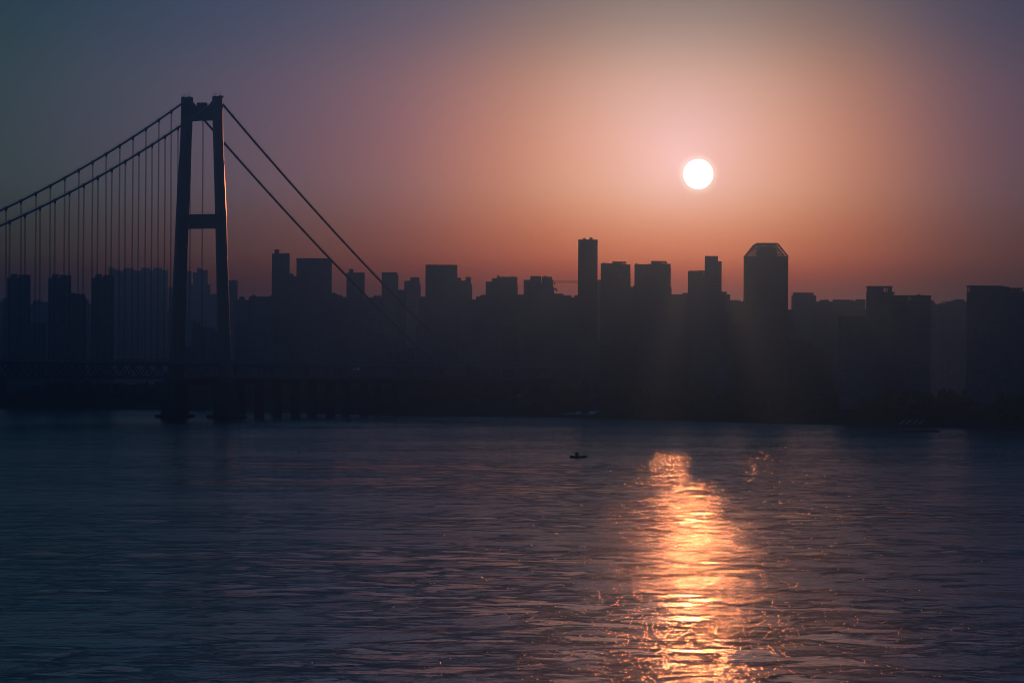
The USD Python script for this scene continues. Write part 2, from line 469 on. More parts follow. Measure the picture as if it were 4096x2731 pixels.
def leg_ring(sign, z, c_in, c_out, wl, cut):
    """Chamfered section of a tower leg between c_in and c_out across the bridge."""
    cm, hw, hl = (c_in + c_out) / 2, (c_out - c_in) / 2, wl / 2
    # the outer far corner of the nearer leg is cut back widely; it catches the sun at a grazing angle
    big = wl / 13.0 if sign > 0 else 0.0
    pts = [(hl, -hw + cut), (hl, hw - (2.9 * big or cut)), (hl - (6.8 * big or cut), hw), (-hl + cut, hw), (-hl, hw - cut), (-hl, -hw + cut), (-hl + cut, -hw), (hl - cut, -hw)]
    ring = np.array([at(t, sign * (cm + c), z) for t, c in pts])
    a = ring - ring.mean(0)
    area = np.sum(a[:, 0] * np.roll(a[:, 1], -1) - a[:, 1] * np.roll(a[:, 0], -1))
    return ring if area > 0 else ring[::-1]


# inner and outer faces and length along the bridge, by height: read off the photograph
LEG_Z = [30.0, 44.0, 68.0, 120.0, 148.0, 200.0, 216.0, 234.0]
LEG_IN = [16.6, 15.65, 14.75, 13.25, 12.3, 10.2, 9.6, 9.1]
LEG_OUT = [26.0, 24.75, 23.25, 20.95, 19.9, 17.0, 16.5, 16.3]
LEG_LEN = [13.6, 13.0, 12.5, 11.2, 10.8, 9.6, 9.2, 9.0]
LEG_CUT = [2.8, 2.8, 2.7, 2.5, 2.4, 2.1, 2.0, 1.9]


def leg_at(z, table):
    return float(np.interp(z, LEG_Z, table))


for sign in (-1, 1):
    g = MB()
    zs = [30, 44, 68, 94, 120, 148, 174, 200, 216, 234.0]
    g.loft([leg_ring(sign, z, leg_at(z, LEG_IN), leg_at(z, LEG_OUT), leg_at(z, LEG_LEN), leg_at(z, LEG_CUT)) for z in zs])
    leg = part(bridge, 'tower_leg', g, M['leg'], label='nearer tower leg, its edge catching the sun' if sign > 0 else 'farther tower leg')
    # saddle house: a curved parapet dipping in its middle
    g = MB()
    ci, co = 9.6, 15.9
    for a0, a1, h0, h1 in ((0.0, 0.25, 1.1, 1.0), (0.25, 0.5, 1.0, 0.5), (0.5, 0.75, 0.5, 1.1), (0.75, 1.0, 1.1, 1.2)):
        b = [at(-2.5, sign * (ci + (co - ci) * a0), 233.5), at(-2.5, sign * (ci + (co - ci) * a1), 233.5), at(2.5, sign * (ci + (co - ci) * a1), 233.5), at(2.5, sign * (ci + (co - ci) * a0), 233.5)]
        hs = (h0, h1, h1, h0)
        if sign < 0:
            b, hs = b[::-1], (h0, h1, h1, h0)
        g.hexa(b + [p + UPZ * h for p, h in zip(b, hs)])
    part(leg, 'saddle_house', g, M['tower'])
    g = MB()
    for q in np.linspace(ci, co, 8):
        g.bar(at(-2.4, sign * q, 234), at(-2.4, sign * q, 235.9), 0.06, 4)
    g.bar(at(-2.4, sign * ci, 235.9), at(-2.4, sign * co, 236.0), 0.06, 4)
    part(leg, 'railing', g, M['steel'])
    for c, h in (((10.6, 240.2), (14.9, 237.4)) if sign < 0 else ((10.5, 239.0), (14.6, 240.6))):
        part(leg, 'mast', MB().bar(at(0, sign * c, 234.5), at(0, sign * c, h), 0.12, 5, 0.05), M['steel'])
    # pedestal between the water and the deck, standing on a pile cap with fenders
    g = MB()
    g.loft([leg_ring(sign, z, ci, co, wl, 2.5) for z, ci, co, wl in ((-2.0, 13.2, 29.6, 19.0), (8, 13.4, 29.3, 18.5), (26, 14.4, 28.2, 17.0), (30.0, 15.6, 27.0, 15.0))])
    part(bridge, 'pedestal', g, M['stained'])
    g = MB()
    cm = sign * 21.2
    hw, hl, r = 8.2, 9.6, 1.3
    loop = []
    for (cc, tt, a0) in ((hw, hl, 0), (-hw, hl, 90), (-hw, -hl, 180), (hw, -hl, 270)):
        for a in range(0, 91, 30):
            an = math.radians(a0 + a)
            loop.append(at(tt + 1.8 * math.sin(an), cm + cc + 1.8 * math.cos(an), 1.6))
    loop.append(loop[0])
    loop.append(loop[1])
    g.tube(loop, r, 8)
    part(bridge, 'fender', g, M['rubber'], smooth=50)


def cross_beam(z0, z1, depth, arch=0.0):
    g = MB()
    n = 8
    i0, i1 = leg_at(z0, LEG_IN) + 0.8, leg_at(z1, LEG_IN) + 0.8
    cs = np.linspace(-1, 1, n + 1)
    for a, b in zip(cs[:-1], cs[1:]):
        za, zb = z0 + arch * (1 - a * a), z0 + arch * (1 - b * b)
        p = [at(-depth / 2, a * i0, za), at(-depth / 2, b * i0, zb), at(depth / 2, b * i0, zb), at(depth / 2, a * i0, za),
             at(-depth / 2, a * i1, z1), at(-depth / 2, b * i1, z1), at(depth / 2, b * i1, z1), at(depth / 2, a * i1, z1)]
        g.hexa(p)
    return g


part(bridge, 'cross_beam', cross_beam(216.8, 227.6, 7.0, 0.3), M['tower'])
part(bridge, 'cross_beam', cross_beam(138.2, 148.6, 7.5, 0.2), M['tower'])
part(bridge, 'cross_beam', cross_beam(24.0, 29.0, 9.0, 0.2), M['tower'])
g = MB()
g.hexa([at(t, c, 227.7) for t, c in ((-2.2, -3.6), (-2.2, 2.8), (2.2, 2.8), (2.2, -3.6))] + [at(t, c, 230.0) for t, c in ((-2.2, -3.6), (-2.2, 2.8), (2.2, 2.8), (2.2, -3.6))])
part(bridge, 'machine_house', g, M['tower'])
for zt, w in ((227.6, 9.2), (148.6, 11.8)):
    g = MB()
    for q in np.linspace(-w, w, 13):
        g.bar(at(-3.2, q, zt), at(-3.2, q, zt + 1.1), 0.05, 4)
    g.bar(at(-3.2, -w, zt + 1.1), at(-3.2, w, zt + 1.1), 0.06, 4)
    part(bridge, 'beam_railing', g, M['steel'])
# haunches where the cables come down to the top cross beam
for sign in (-1, 1):
    g = MB()
    i = leg_at(227, LEG_IN)
    b = [at(-2.5, sign * i, 227.5), at(2.5, sign * i, 227.5), at(2.5, sign * (i - 3.2), 227.5), at(-2.5, sign * (i - 3.2), 227.5)]
    tp = [at(-2.5, sign * i, 231.5), at(2.5, sign * i, 231.5), at(2.5, sign * (i - 3.2), 227.8), at(-2.5, sign * (i - 3.2), 227.8)]
    if sign < 0:
        b, tp = b[::-1], tp[::-1]
    g.hexa(b + tp)
    part(bridge, 'haunch', g, M['tower'])

SPAN, SAG, TOPZ = 1700.0, 181.0, 232.3
ANCHOR_T, ANCHOR_Z = 463.0, 41.0
MAIN_END = 470.0          # how far the main span is built beyond the picture's left edge


def cable_z(t):
    if t < 0:
        s = -t
        return TOPZ - 4 * SAG * s * (SPAN - s) / SPAN ** 2
    u = t / ANCHOR_T
    return TOPZ + (ANCHOR_Z - TOPZ) * u - 4 * 6.0 * u * (1 - u)


def deck_z(t):
    """Top of the upper deck: a gentle rise towards mid-river."""
    return 41.4 - 0.3 * min(abs(t) / 300.0, 2.0)


HSP, HFIRST = 19.03, 23.7
hang_t = [-(HFIRST + HSP * k) for k in range(22)]
for sign in (-1, 1):
    c = sign * HALF
    ts = np.r_[np.linspace(-MAIN_END, -2.5, 50)]
    part(bridge, 'main_cable', MB().tube([at(t, c, cable_z(t)) for t in ts], 0.75, 8), M['cable'], smooth=50)
    part(bridge, 'side_cable', MB().tube([at(t, c, cable_z(t)) for t in np.linspace(2.5, ANCHOR_T, 40)], 0.8, 8), M['cable'], smooth=50)
    for t0, t1 in ((-MAIN_END, -4.0), (4.0, ANCHOR_T)):
        g = MB()
        for o in (-0.7, 0.7):
            ts = np.linspace(t0, t1, 40)
            g.tube([at(t, c + o, cable_z(t) + 1.55) for t in ts], 0.055, 4)
            for t in np.arange(t0, t1, 9.475):
                g.bar(at(t, c + o, cable_z(t) + 0.3), at(t, c + o, cable_z(t) + 1.6), 0.05, 4)
        part(bridge, 'cable_handrail', g, M['cable'])
    for t in hang_t:
        g = MB()
        for o in (-0.6, 0.6):
            g.bar(at(t + o, c, deck_z(t) + 0.2), at(t + o, c, cable_z(t + o) - 0.5), 0.17, 5)
        for z in np.arange(deck_z(t) + 28, cable_z(t) - 20, 34.0):
            g.bar(at(t - 0.9, c, z), at(t + 0.9, c, z), 0.22, 5)
        h = part(bridge, 'hanger', g, M['cable'])
        g = MB()
        sl = (cable_z(t + 1) - cable_z(t - 1)) / 2
        g.bar(at(t - 0.95, c, cable_z(t) - 0.95 * sl), at(t + 0.95, c, cable_z(t) + 0.95 * sl), 1.0, 8)
        g.hexa([at(t + a, c + b, cable_z(t) - 2.1) for a, b in ((-0.9, -0.3), (-0.9, 0.3), (0.9, 0.3), (0.9, -0.3))][::-1] + [at(t + a, c + b, cable_z(t) - 0.4) for a, b in ((-0.9, -0.3), (-0.9, 0.3), (0.9, 0.3), (0.9, -0.3))][::-1])
        part(h, 'cable_clamp', g, M['cable'])
    for k in range(1, 24):
        t = k * HSP + 4
        sl = (cable_z(t + 1) - cable_z(t - 1)) / 2
        part(bridge, 'cable_clamp', MB().bar(at(t - 0.8, c, cable_z(t) - 0.8 * sl), at(t + 0.8, c, cable_z(t) + 0.8 * sl), 1.0, 8), M['cable'])

# the decks: an upper road, a lower road and the truss between them
FAR_END = 1000.0


def slab(c0, c1, top_off, thick, t0, t1, n):
    g = MB()
    ts = np.linspace(t0, t1, n)
    for a, b in zip(ts[:-1], ts[1:]):
        za, zb = deck_z(a) + top_off, deck_z(b) + top_off
        g.hexa([at(a, c1, za - thick), at(b, c1, zb - thick), at(b, c0, zb - thick), at(a, c0, za - thick), at(a, c1, za), at(b, c1, zb), at(b, c0, zb), at(a, c0, za)])
    return g


part(bridge, 'upper_deck', slab(-15.5, 15.5, 0.0, 1.2, -MAIN_END, FAR_END, 60), M['concrete'])
part(bridge, 'lower_deck', slab(-14.0, 14.0, -10.6, 1.3, -MAIN_END, FAR_END, 60), M['concrete'])
for sign in (-1, 1):
    part(bridge, 'edge_girder', slab(sign * 15.0 - 0.5, sign * 15.0 + 0.5, -1.25, 2.0, -MAIN_END, FAR_END, 60), M['steel'])
    part(bridge, 'bottom_chord', slab(sign * 14.4 - 0.35, sign * 14.4 + 0.35, -10.4, 2.2, -MAIN_END, FAR_END, 60), M['steel'])
    g = MB()
    for t in np.arange(-MAIN_END, FAR_END, 6.3):
        g.bar(at(t, sign * 15.3, deck_z(t)), at(t, sign * 15.3, deck_z(t) + 1.3), 0.07, 4)
    for h in (0.7, 1.3):
        ts = np.linspace(-MAIN_END, FAR_END, 40)
        g.tube([at(t, sign * 15.3, deck_z(t) + h) for t in ts], 0.07, 4)
    part(bridge, 'deck_railing', g, M['steel'])
    k = 0
    for t in np.arange(-MAIN_END + 7, -16, HSP / 2):
        a, b = (0, 1) if k % 2 == 0 else (1, 0)
        z = (deck_z(t) - 10.4, deck_z(t) - 3.2)
        g = MB().bar(at(t, sign * 14.4, z[a]), at(t + HSP / 2, sign * 14.4, z[b]), 0.42, 4)
        part(bridge, 'truss_diagonal', g, M['steel'])
        if k % 2 == 0:
            part(bridge, 'truss_post', MB().bar(at(t + HSP / 2, sign * 14.4, z[0]), at(t + HSP / 2, sign * 14.4, z[1]), 0.35, 4), M['steel'])
        k += 1
# approach piers: two columns, a crosshead under the lower deck and posts between the decks
PIER_T = [79.0 + 62.4 * k for k in range(6)] + [516.0 + 62.4 * k for k in range(8)]
for t in PIER_T:
    zb = -2.0
    p0 = at(t, 0, 0)
    gz = ground_z(p0[0], p0[1])
    zb = min(gz - 1.0, 6.0) if gz > 0 else -2.0
    g = MB()
    zt = deck_z(t) - 11.95
    for c in (-8.0, 8.0):
        r = [np.array([at(t + a * s, c + b * s, z) for a, b in ((3.0, -2.6), (3.0, 2.6), (-3.0, 2.6), (-3.0, -2.6))][::1]) for z, s in ((zb, 1.05), (zt - 4, 0.92), (zt - 2.5, 0.95))]
        r = [q[::-1] for q in r]
        g.loft(r)
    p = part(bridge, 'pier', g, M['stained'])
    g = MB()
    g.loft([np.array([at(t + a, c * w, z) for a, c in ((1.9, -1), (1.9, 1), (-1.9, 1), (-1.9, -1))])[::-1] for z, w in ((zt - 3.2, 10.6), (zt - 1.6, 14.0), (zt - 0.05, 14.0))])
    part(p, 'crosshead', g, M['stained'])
    for c in (-13.0, 13.0):
        part(p, 'deck_post', MB().bar(at(t, c, deck_z(t) - 10.55), at(t, c, deck_z(t) - 1.25), 2.4, 4), M['concrete'])
g = MB()
b = [at(t, c, 4) for t, c in ((455, -24), (455, 24), (505, 24), (505, -24))][::-1]
tp = [at(t, c, z) for t, c, z in ((460, -22, 31), (460, 22, 31), (500, 22, 31), (500, -22, 31))][::-1]
g.hexa(b + tp)
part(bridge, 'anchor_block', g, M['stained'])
for sign in (-1, 1):
    g = MB().hexa([at(t, sign * 19 + c, 30.9) for t, c in ((462, -3), (462, 3), (486, 3), (486, -3))][::-1] + [at(t, sign * (19 - (6 if t < 470 else 0)) + c, z) for t, c, z in ((466, -2, 42.6), (466, 2, 42.6), (486, 3, 34), (486, -3, 34))][::-1])
    part(bridge, 'cable_shoe', g, M['stained'])
# two lit lamps between the decks
for px in (1418.6, 1433.6):
    d = 2560.0
    m = trimesh.creation.icosphere(1, 0.24)
    m.apply_translation(point(px, 1474.5, d))
    part(bridge, 'deck_lamp', MB().tm(m), M['lamp'])

# ------------------------------------------------------------------ the city
def block(mb, x0, x1, top, d, depth, yaw=0.0, base=None):
    """An upright block whose silhouette runs from pixel column x0 to x1 and up to row top, d metres away."""
    a, b = point(x0, top, d), point(x1, top, d)
    s, c = abs(math.sin(math.radians(yaw))), math.cos(math.radians(yaw))
    w = b[0] - a[0]
    dp = min(depth, 0.7 * w / s) if s > 1e-6 else depth
    wb = (w - dp * s) / c
    cx, z1 = (a[0] + b[0]) / 2, (a[2] + b[2]) / 2
    z0 = base if base is not None else 10.0
    m = MB().box(cx - wb / 2, cx + wb / 2, d, d + dp, z0, z1)
    m = m.turned(cx, d + dp / 2, yaw)
    for v, f in zip(m.v, m.f):
        mb.add(v, f - f.min())
    return cx, wb, z1, dp


class Building:
    def __init__(self, name, label, d, mat, yaw=0.0, depth=None, cat='building', group=None):
        self.d, self.mat, self.yaw, self.depth, self.k = d, M[mat], yaw, depth, 0
        self.name, self.label, self.cat, self.group = name, label, cat, group
        self.p = None

    def start(self, x, top):
        if self.p is None:
            q = point(x, top, self.d)
            self.p = thing(self.name, self.label, self.cat, (q[0], self.d, 10.0), self.group)

    def walls(self, *blocks):
        """(x0, x1, top row) or with a fourth number: metres set back from the front."""
        for bl in blocks:
            x0, x1, t = bl[:3]
            back = bl[3] if len(bl) > 3 else self.k * 0.9
            self.start(x0, t)
            mb = MB()
            w = (x1 - x0) / F * self.d
            depth = self.depth or min(max(14.0, w * 0.7), 26.0)
            cx, wb, z1, dp = block(mb, x0, x1, t, self.d + back, depth - 0.37 * self.k, self.yaw)
            wp = part(self.p, 'wall', mb, self.mat)
            self.k += 1
        return self

    def extra(self, name, x0, x1, top, base_row, back=3.0, depth=8.0, mat='frame', holder=None):
        """A solid on the roof: stair head, tank, lift room."""
        mb = MB()
        q = point(x0, base_row, self.d + back)
        block(mb, x0, x1, top, self.d + back, depth, self.yaw, base=q[2] - 0.6)
        part(holder or self.p, name, mb, M[mat])
        return self

    def crown(self, x0, x1, top, base_row, slots, back=1.0, depth=9.0, cap=1.2, over=0.0, post=0.8):
        """An open roof frame: a cap slab on posts; slots are (x0, x1) gaps the sky shows through."""
        d = self.d + back
        a, b = point(x0 - over, top, d), point(x1 + over, top, d)
        zt, zb = (a[2] + b[2]) / 2, point(x0, base_row, d)[2] - 0.5
        part(self.p, 'roof_cap', MB().box(a[0], b[0], d - 0.5, d + depth + 0.5, zt - cap, zt), M['frame'])
        edges = [x0] + [x for s in slots for x in s] + [x1]
        for k in range(0, len(edges), 2):
            xa, xb = point(edges[k], base_row, d)[0], point(edges[k + 1], base_row, d)[0]
            if xb - xa < 0.3:
                continue
            if xb - xa > 4.0:
                part(self.p, 'roof_screen', MB().box(xa, xb, d + 0.2, d + depth - 0.2, zb, zt - cap - 0.002), M['frame'])
            else:
                g = MB().box(xa, xb, d, d + 0.8, zb, zt - cap - 0.002)
                part(self.p, 'roof_post', g, M['frame'])
                part(self.p, 'roof_post', MB().box(xa, xb, d + depth - 0.8, d + depth, zb, zt - cap - 0.002), M['frame'])
        return self

    def pagoda(self, cx, peak, eave, base_row, half, body_half, back=4.0):
        """A small roof pavilion with a flared pyramid roof."""
        d = self.d + back
        c = point(cx, eave, d)
        zp, zb = point(cx, peak, d)[2], point(cx, base_row, d)[2] - 0.5
        h, bh = half / F * d, body_half / F * d
        part(self.p, 'pavilion', MB().box(c[0] - bh, c[0] + bh, d, d + 2 * bh, zb, c[2] + 0.1), M['roof'])
        cy = d + bh

        def sq(r, z):
            return np.array([(c[0] - r, cy - r, z), (c[0] + r, cy - r, z), (c[0] + r, cy + r, z), (c[0] - r, cy + r, z)])
        g = MB().loft([sq(h, c[2] - 0.35), sq(h, c[2]), sq(h * 0.55, c[2] + (zp - c[2]) * 0.35), sq(h * 0.12, c[2] + (zp - c[2]) * 0.9), sq(0.05, zp)])
        part(self.p, 'pavilion_roof', g, M['roof'])
        return self

    def gable(self, x0, x1, ridge, eave, back=2.0, depth=12.0):
        """A hipped roof seen end on."""
        d = self.d + back
        a, b = point(x0, eave, d), point(x1, eave, d)
        zr = point((x0 + x1) / 2, ridge, d)[2]
        cx = (a[0] + b[0]) / 2
        g = MB().loft([np.array([(a[0], d, a[2] - .3), (b[0], d, a[2] - .3), (b[0], d + depth, a[2] - .3), (a[0], d + depth, a[2] - .3)]),
                       np.array([(a[0], d, a[2]), (b[0], d, a[2]), (b[0], d + depth, a[2]), (a[0], d + depth, a[2])]),
                       np.array([(cx - 0.3, d + 3, zr), (cx + 0.3, d + 3, zr), (cx + 0.3, d + depth - 3, zr), (cx - 0.3, d + depth - 3, zr)])])
        part(self.p, 'hipped_roof', g, M['roof'])
        return self

    def balconies(self, xa, xb, row0, row1, storey=3.1, back=4.0, deep=6.0, upstand=1.0):
        """Balconies stacked at a corner, one a storey."""
        d = self.d + back
        za, zb = point(xa, row0, d)[2], point(xa, row1, d)[2]
        z = za
        while z > zb:
            a, b = point(xa, 1200, d)[0], point(xb, 1200, d)[0]
            g = MB().box(a, b, d, d + deep, z - 0.25, z)
            e = 0.15 if xb > xa else -0.15
            g.box(min(a, a + 0.15), max(a, a + 0.15), d + .01, d + deep - .01, z - 0.01, z + upstand)
            part(self.p, 'balcony', g, M['frame'])
            z -= storey
        return self

    def clutter(self, x0, x1, row, n, seed, tall=2.2, back=4.0):
        """Tanks, vents and aerials standing on the roof."""
        r = random.Random(seed)
        for _ in range(n):
            x = r.uniform(x0, x1)
            q = point(x, row, self.d + back + r.uniform(0, 5))
            w, h = r.uniform(0.5, 1.4), r.uniform(0.5, 1.0) * tall
            if r.random() < 0.45:
                g = MB().bar((q[0], q[1], q[2] - 0.8), (q[0], q[1], q[2] + h * 1.4), 0.12, 5)
                part(self.p, 'aerial', g, M['frame'])
            else:
                part(self.p, 'roof_tank', MB().box(q[0] - w, q[0] + w, q[1] - w, q[1] + w, q[2] - 0.8, q[2] + h), M['frame'])
        return self


B = Building
# --- the dark near group at the left edge
B('apartment_tower', 'leftmost dark apartment tower with a stepped roof at the picture edge', 3030, 'f_dark').walls((28, 75, 1111), (75, 114, 1099)).extra('stair_head', 43, 68, 1096, 1111, 4)
B('apartment_block', 'low dark block leaning against the leftmost tower', 2990, 'f_dark').walls((115, 174, 1292))
B('apartment_tower', 'dark stepped tower with a lower wing on its right side', 3040, 'f_dark').walls((193, 240, 1111), (240, 277, 1100), (277, 297, 1172, 3), (297, 334, 1175, 4), (334, 338.5, 1187, 5)).extra('stair_head', 208, 233, 1096, 1111, 4)
B('apartment_tower', 'dark stepped tower third from the left, just before the pale blue high-rises', 3035, 'f_dark').walls((366, 413, 1111), (413, 449, 1100)).extra('stair_head', 381, 405, 1096, 1111, 4)
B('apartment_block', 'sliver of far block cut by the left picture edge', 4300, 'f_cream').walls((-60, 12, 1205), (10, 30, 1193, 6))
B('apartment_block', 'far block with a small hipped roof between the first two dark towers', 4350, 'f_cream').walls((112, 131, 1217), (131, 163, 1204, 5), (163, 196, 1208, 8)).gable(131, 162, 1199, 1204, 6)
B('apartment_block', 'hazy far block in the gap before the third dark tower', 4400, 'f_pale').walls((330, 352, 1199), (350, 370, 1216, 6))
# --- pale blue row behind the hangers
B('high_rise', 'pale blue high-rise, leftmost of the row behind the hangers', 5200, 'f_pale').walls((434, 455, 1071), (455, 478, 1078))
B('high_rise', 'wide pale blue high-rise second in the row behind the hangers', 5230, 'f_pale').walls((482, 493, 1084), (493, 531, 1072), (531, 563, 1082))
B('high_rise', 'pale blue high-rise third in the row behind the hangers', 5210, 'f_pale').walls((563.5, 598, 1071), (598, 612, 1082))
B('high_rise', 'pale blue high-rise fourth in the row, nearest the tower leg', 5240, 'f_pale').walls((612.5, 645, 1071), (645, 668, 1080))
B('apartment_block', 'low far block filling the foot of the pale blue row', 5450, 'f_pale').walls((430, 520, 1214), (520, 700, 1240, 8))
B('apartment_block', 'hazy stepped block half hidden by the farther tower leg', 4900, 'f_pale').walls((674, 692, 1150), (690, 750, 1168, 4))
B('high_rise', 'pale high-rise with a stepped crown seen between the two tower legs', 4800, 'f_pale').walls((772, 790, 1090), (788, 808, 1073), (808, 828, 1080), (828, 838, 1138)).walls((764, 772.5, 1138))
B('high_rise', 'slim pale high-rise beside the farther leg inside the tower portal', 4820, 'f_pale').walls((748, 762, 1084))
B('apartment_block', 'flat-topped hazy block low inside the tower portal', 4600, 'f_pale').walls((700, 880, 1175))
# --- right of the tower
B('high_rise', 'slim far high-rise against the nearer tower leg', 4300, 'f_grey').walls((905, 947, 1122)).gable(924, 948, 1118, 1123, 1)
B('apartment_block', 'low far block with a small hipped roof right of the bridge tower', 3650, 'f_grey').walls((940, 1002, 1199)).gable(954, 979, 1184, 1190, 3).extra('roof_room', 957, 976, 1189, 1199, 4)
B('apartment_block', 'long flat-roofed block left of the pagoda-topped tower', 3650, 'f_grey').walls((997, 1092, 1186)).clutter(1000, 1085, 1186, 4, 3)
B('pagoda_tower', 'tall tower with a pagoda pavilion on its roof', 3700, 'f_dark').walls((1088, 1128, 1016), (1126, 1156, 1013)).pagoda(1107, 996, 1001, 1016, 14, 8).gable(1086, 1129, 1009, 1016, 0.5)
B('apartment_block', 'low block with sloping roofs at the foot of the pagoda-topped tower', 3650, 'f_dark').walls((1150, 1172, 1101), (1170, 1192, 1105)).gable(1150, 1176, 1092, 1102)
B('slab_tower', 'broad dark slab tower just left of the inner side cable', 3600, 'f_dark', depth=24).walls((1186, 1323, 1039)).crown(1185, 1324, 1033, 1040, [(1208, 1213), (1246, 1250), (1254, 1259), (1285, 1290)], 0.5, 12)
B('apartment_block', 'low block with a little hipped roof behind the cable feet', 3650, 'f_grey').walls((1318, 1350, 1176), (1348, 1367, 1180), (1365, 1390, 1188)).gable(1322, 1347, 1169, 1176)
B('pagoda_tower', 'smaller tower with a pagoda pavilion between the two side cables', 3750, 'f_dark').walls((1386, 1424, 1092), (1422, 1457, 1090)).pagoda(1405, 1074, 1080, 1091, 14, 8).gable(1384, 1426, 1086, 1093, 0.5)
B('apartment_block', 'low flat block between the small pagoda-topped tower and the outer cable', 3650, 'f_grey').walls((1452, 1482, 1190), (1482, 1530, 1188)).clutter(1460, 1525, 1188, 5, 5)
B('high_rise', 'plain high-rise where the outer side cable crosses its roof', 3800, 'f_grey').walls((1527, 1588, 1089), (1586, 1592, 1100))
B('apartment_block', 'low step of roof right of the high-rise crossed by the outer cable', 3330, 'f_grey').walls((1588, 1622, 1159))
B('high_rise', 'high-rise with two roof steps rising to the right', 3950, 'f_grey').walls((1617, 1642, 1123), (1641, 1677, 1109), (1676, 1682, 1137))
B('apartment_block', 'low roof between the two-step high-rise and the broad flat tower', 3330, 'f_grey').walls((1678, 1706, 1192)).clutter(1682, 1702, 1192, 3, 6)
B('slab_tower', 'broad flat-topped tower, widest left of the centre', 3500, 'f_dark').walls((1702, 1828, 1059)).clutter(1720, 1815, 1060, 4, 21, 1.2)
B('high_rise', 'lower stepped high-rise touching the broad flat-topped tower', 3560, 'f_grey').walls((1826, 1844, 1111), (1843, 1863, 1122), (1862, 1883, 1108), (1882, 1888, 1137))
B('apartment_block', 'low stepped roofs right of the stepped high-rise', 3330, 'f_dark').walls((1884, 1906, 1198), (1904, 1923, 1186), (1922, 1946, 1179))
B('high_rise', 'three-step high-rise left of the crane', 3400, 'f_dark').walls((1943, 1968, 1126), (1967, 1989, 1113), (1988, 2069, 1107), (2068, 2071, 1136)).clutter(1988, 2004, 1107, 3, 8, 2.0).clutter(2040, 2060, 1107, 2, 9, 1.0)
B('apartment_block', 'low roof in the gap left of the notched high-rise', 3330, 'f_dark').walls((2066, 2098, 1178))
B('high_rise', 'notched high-rise with a narrow slit in its roof beside the crane jib', 3350, 'f_dark').walls((2095, 2122, 1119), (2121, 2164.5, 1104), (2167, 2208, 1107), (2164, 2168, 1131), (2207, 2213, 1119), (2212, 2217, 1148)).clutter(2170, 2190, 1107, 2, 11, 1.2)
B('apartment_block', 'low stepped roofs under the crane jib', 3180, 'f_dark').walls((2210, 2253, 1174), (2252, 2286, 1181), (2285, 2299, 1189), (2298, 2318, 1181))
B('skyscraper', 'tallest slim dark skyscraper left of the sun', 3000, 'f_glass').walls((2314, 2391, 958)).extra('lift_room', 2358, 2370, 950, 958, 8).clutter(2330, 2350, 958, 2, 12, 1.5).clutter(2372, 2388, 957, 2, 13, 1.0)
B('high_rise', 'pale far high-rise in the slit right of the tallest skyscraper', 3450, 'f_pale').walls((2380, 2412, 1119))
B('high_rise', 'dark tower with a raised roof frame right of the tallest skyscraper', 3060, 'f_dark').walls((2405, 2452, 1053), (2450, 2506, 1056, 0.5), (2505, 2522, 1058)).crown(2450, 2505, 1046, 1057, [(2485, 2489), (2492, 2496), (2499, 2503)], 3, 9).clutter(2410, 2440, 1053, 3, 14, 0.8).balconies(2522, 2525.5, 1100, 1420)
B('apartment_block', 'jagged low roofs in the gap between two dark framed towers', 3180, 'f_dark').walls((2518, 2530, 1146), (2528, 2536, 1152), (2534, 2544, 1142))
B('high_rise', 'wide dark tower with a raised roof frame below left of the sun', 3040, 'f_dark').walls((2540, 2607, 1057), (2606, 2668, 1054, 0.5), (2667, 2683, 1055), (2682, 2686.5, 1149)).crown(2606, 2667, 1044, 1055, [(2644, 2648), (2651, 2655), (2658, 2662)], 3, 9).clutter(2545, 2600, 1057, 3, 15, 0.7).balconies(2683, 2686, 1080, 1140)
B('apartment_block', 'low far block with roof slits beneath the sun', 3180, 'f_dark').walls((2680, 2732, 1177), (2731, 2762, 1175)).crown(2731, 2756, 1171, 1176, [(2737, 2739), (2741, 2743)], 0.5, 6, 0.8)
B('high_rise', 'tower with open roof frame directly beneath the sun', 3020, 'f_dark').walls((2755, 2808, 1083), (2806, 2830, 1092)).crown(2790, 2822, 1082, 1093, [(2796, 2800), (2804, 2808), (2812, 2816)], 2, 8, 1.0)
B('high_rise', 'taller two-step tower just right below the sun', 3080, 'f_grey').walls((2823, 2872, 1024), (2871, 2887, 1045))
B('apartment_block', 'stepped low roofs right of the two-step tower', 3180, 'f_dark').walls((2880, 2907, 1166), (2906, 2921, 1177))
B('apartment_block', 'long low roof left of the lattice-topped tower', 3180, 'f_dark').walls((2915, 2960, 1200), (2958, 2990, 1205)).clutter(2925, 2980, 1203, 4, 16, 1.0)
# --- right of the lattice tower
B('apartment_block', 'low roof at the right foot of the lattice-topped tower', 3180, 'f_dark').walls((3140, 3176, 1238))
B('high_rise', 'squat high-rise right of the lattice-topped tower', 3500, 'f_dark').walls((3170, 3177, 1182), (3176, 3254, 1170), (3253, 3265, 1181))
B('apartment_block', 'long stepped block with uneven roofs in the right distance', 3250, 'f_dark').walls((3262, 3284, 1206), (3283, 3316, 1199), (3315, 3336, 1206), (3335, 3401, 1198), (3400, 3428, 1203), (3427, 3462, 1197)).clutter(3270, 3455, 1201, 6, 17, 0.8)
B('apartment_block', 'far roof in the notch beside the capped tower', 3250, 'f_dark').walls((3455, 3480, 1237))
B('high_rise', 'thin hazy high-rise behind the capped twin tower', 3150, 'f_grey').walls((3715, 3735, 1201), (3734, 3741.5, 1209))
B('apartment_block', 'hazy stepped block between the two near right towers', 3300, 'f_grey').walls((3747, 3761, 1216), (3760, 3791, 1213), (3790, 3811, 1206), (3810, 3824, 1202), (3823, 3858, 1197), (3857, 3885, 1206)).clutter(3750, 3860, 1208, 7, 18, 1.2)
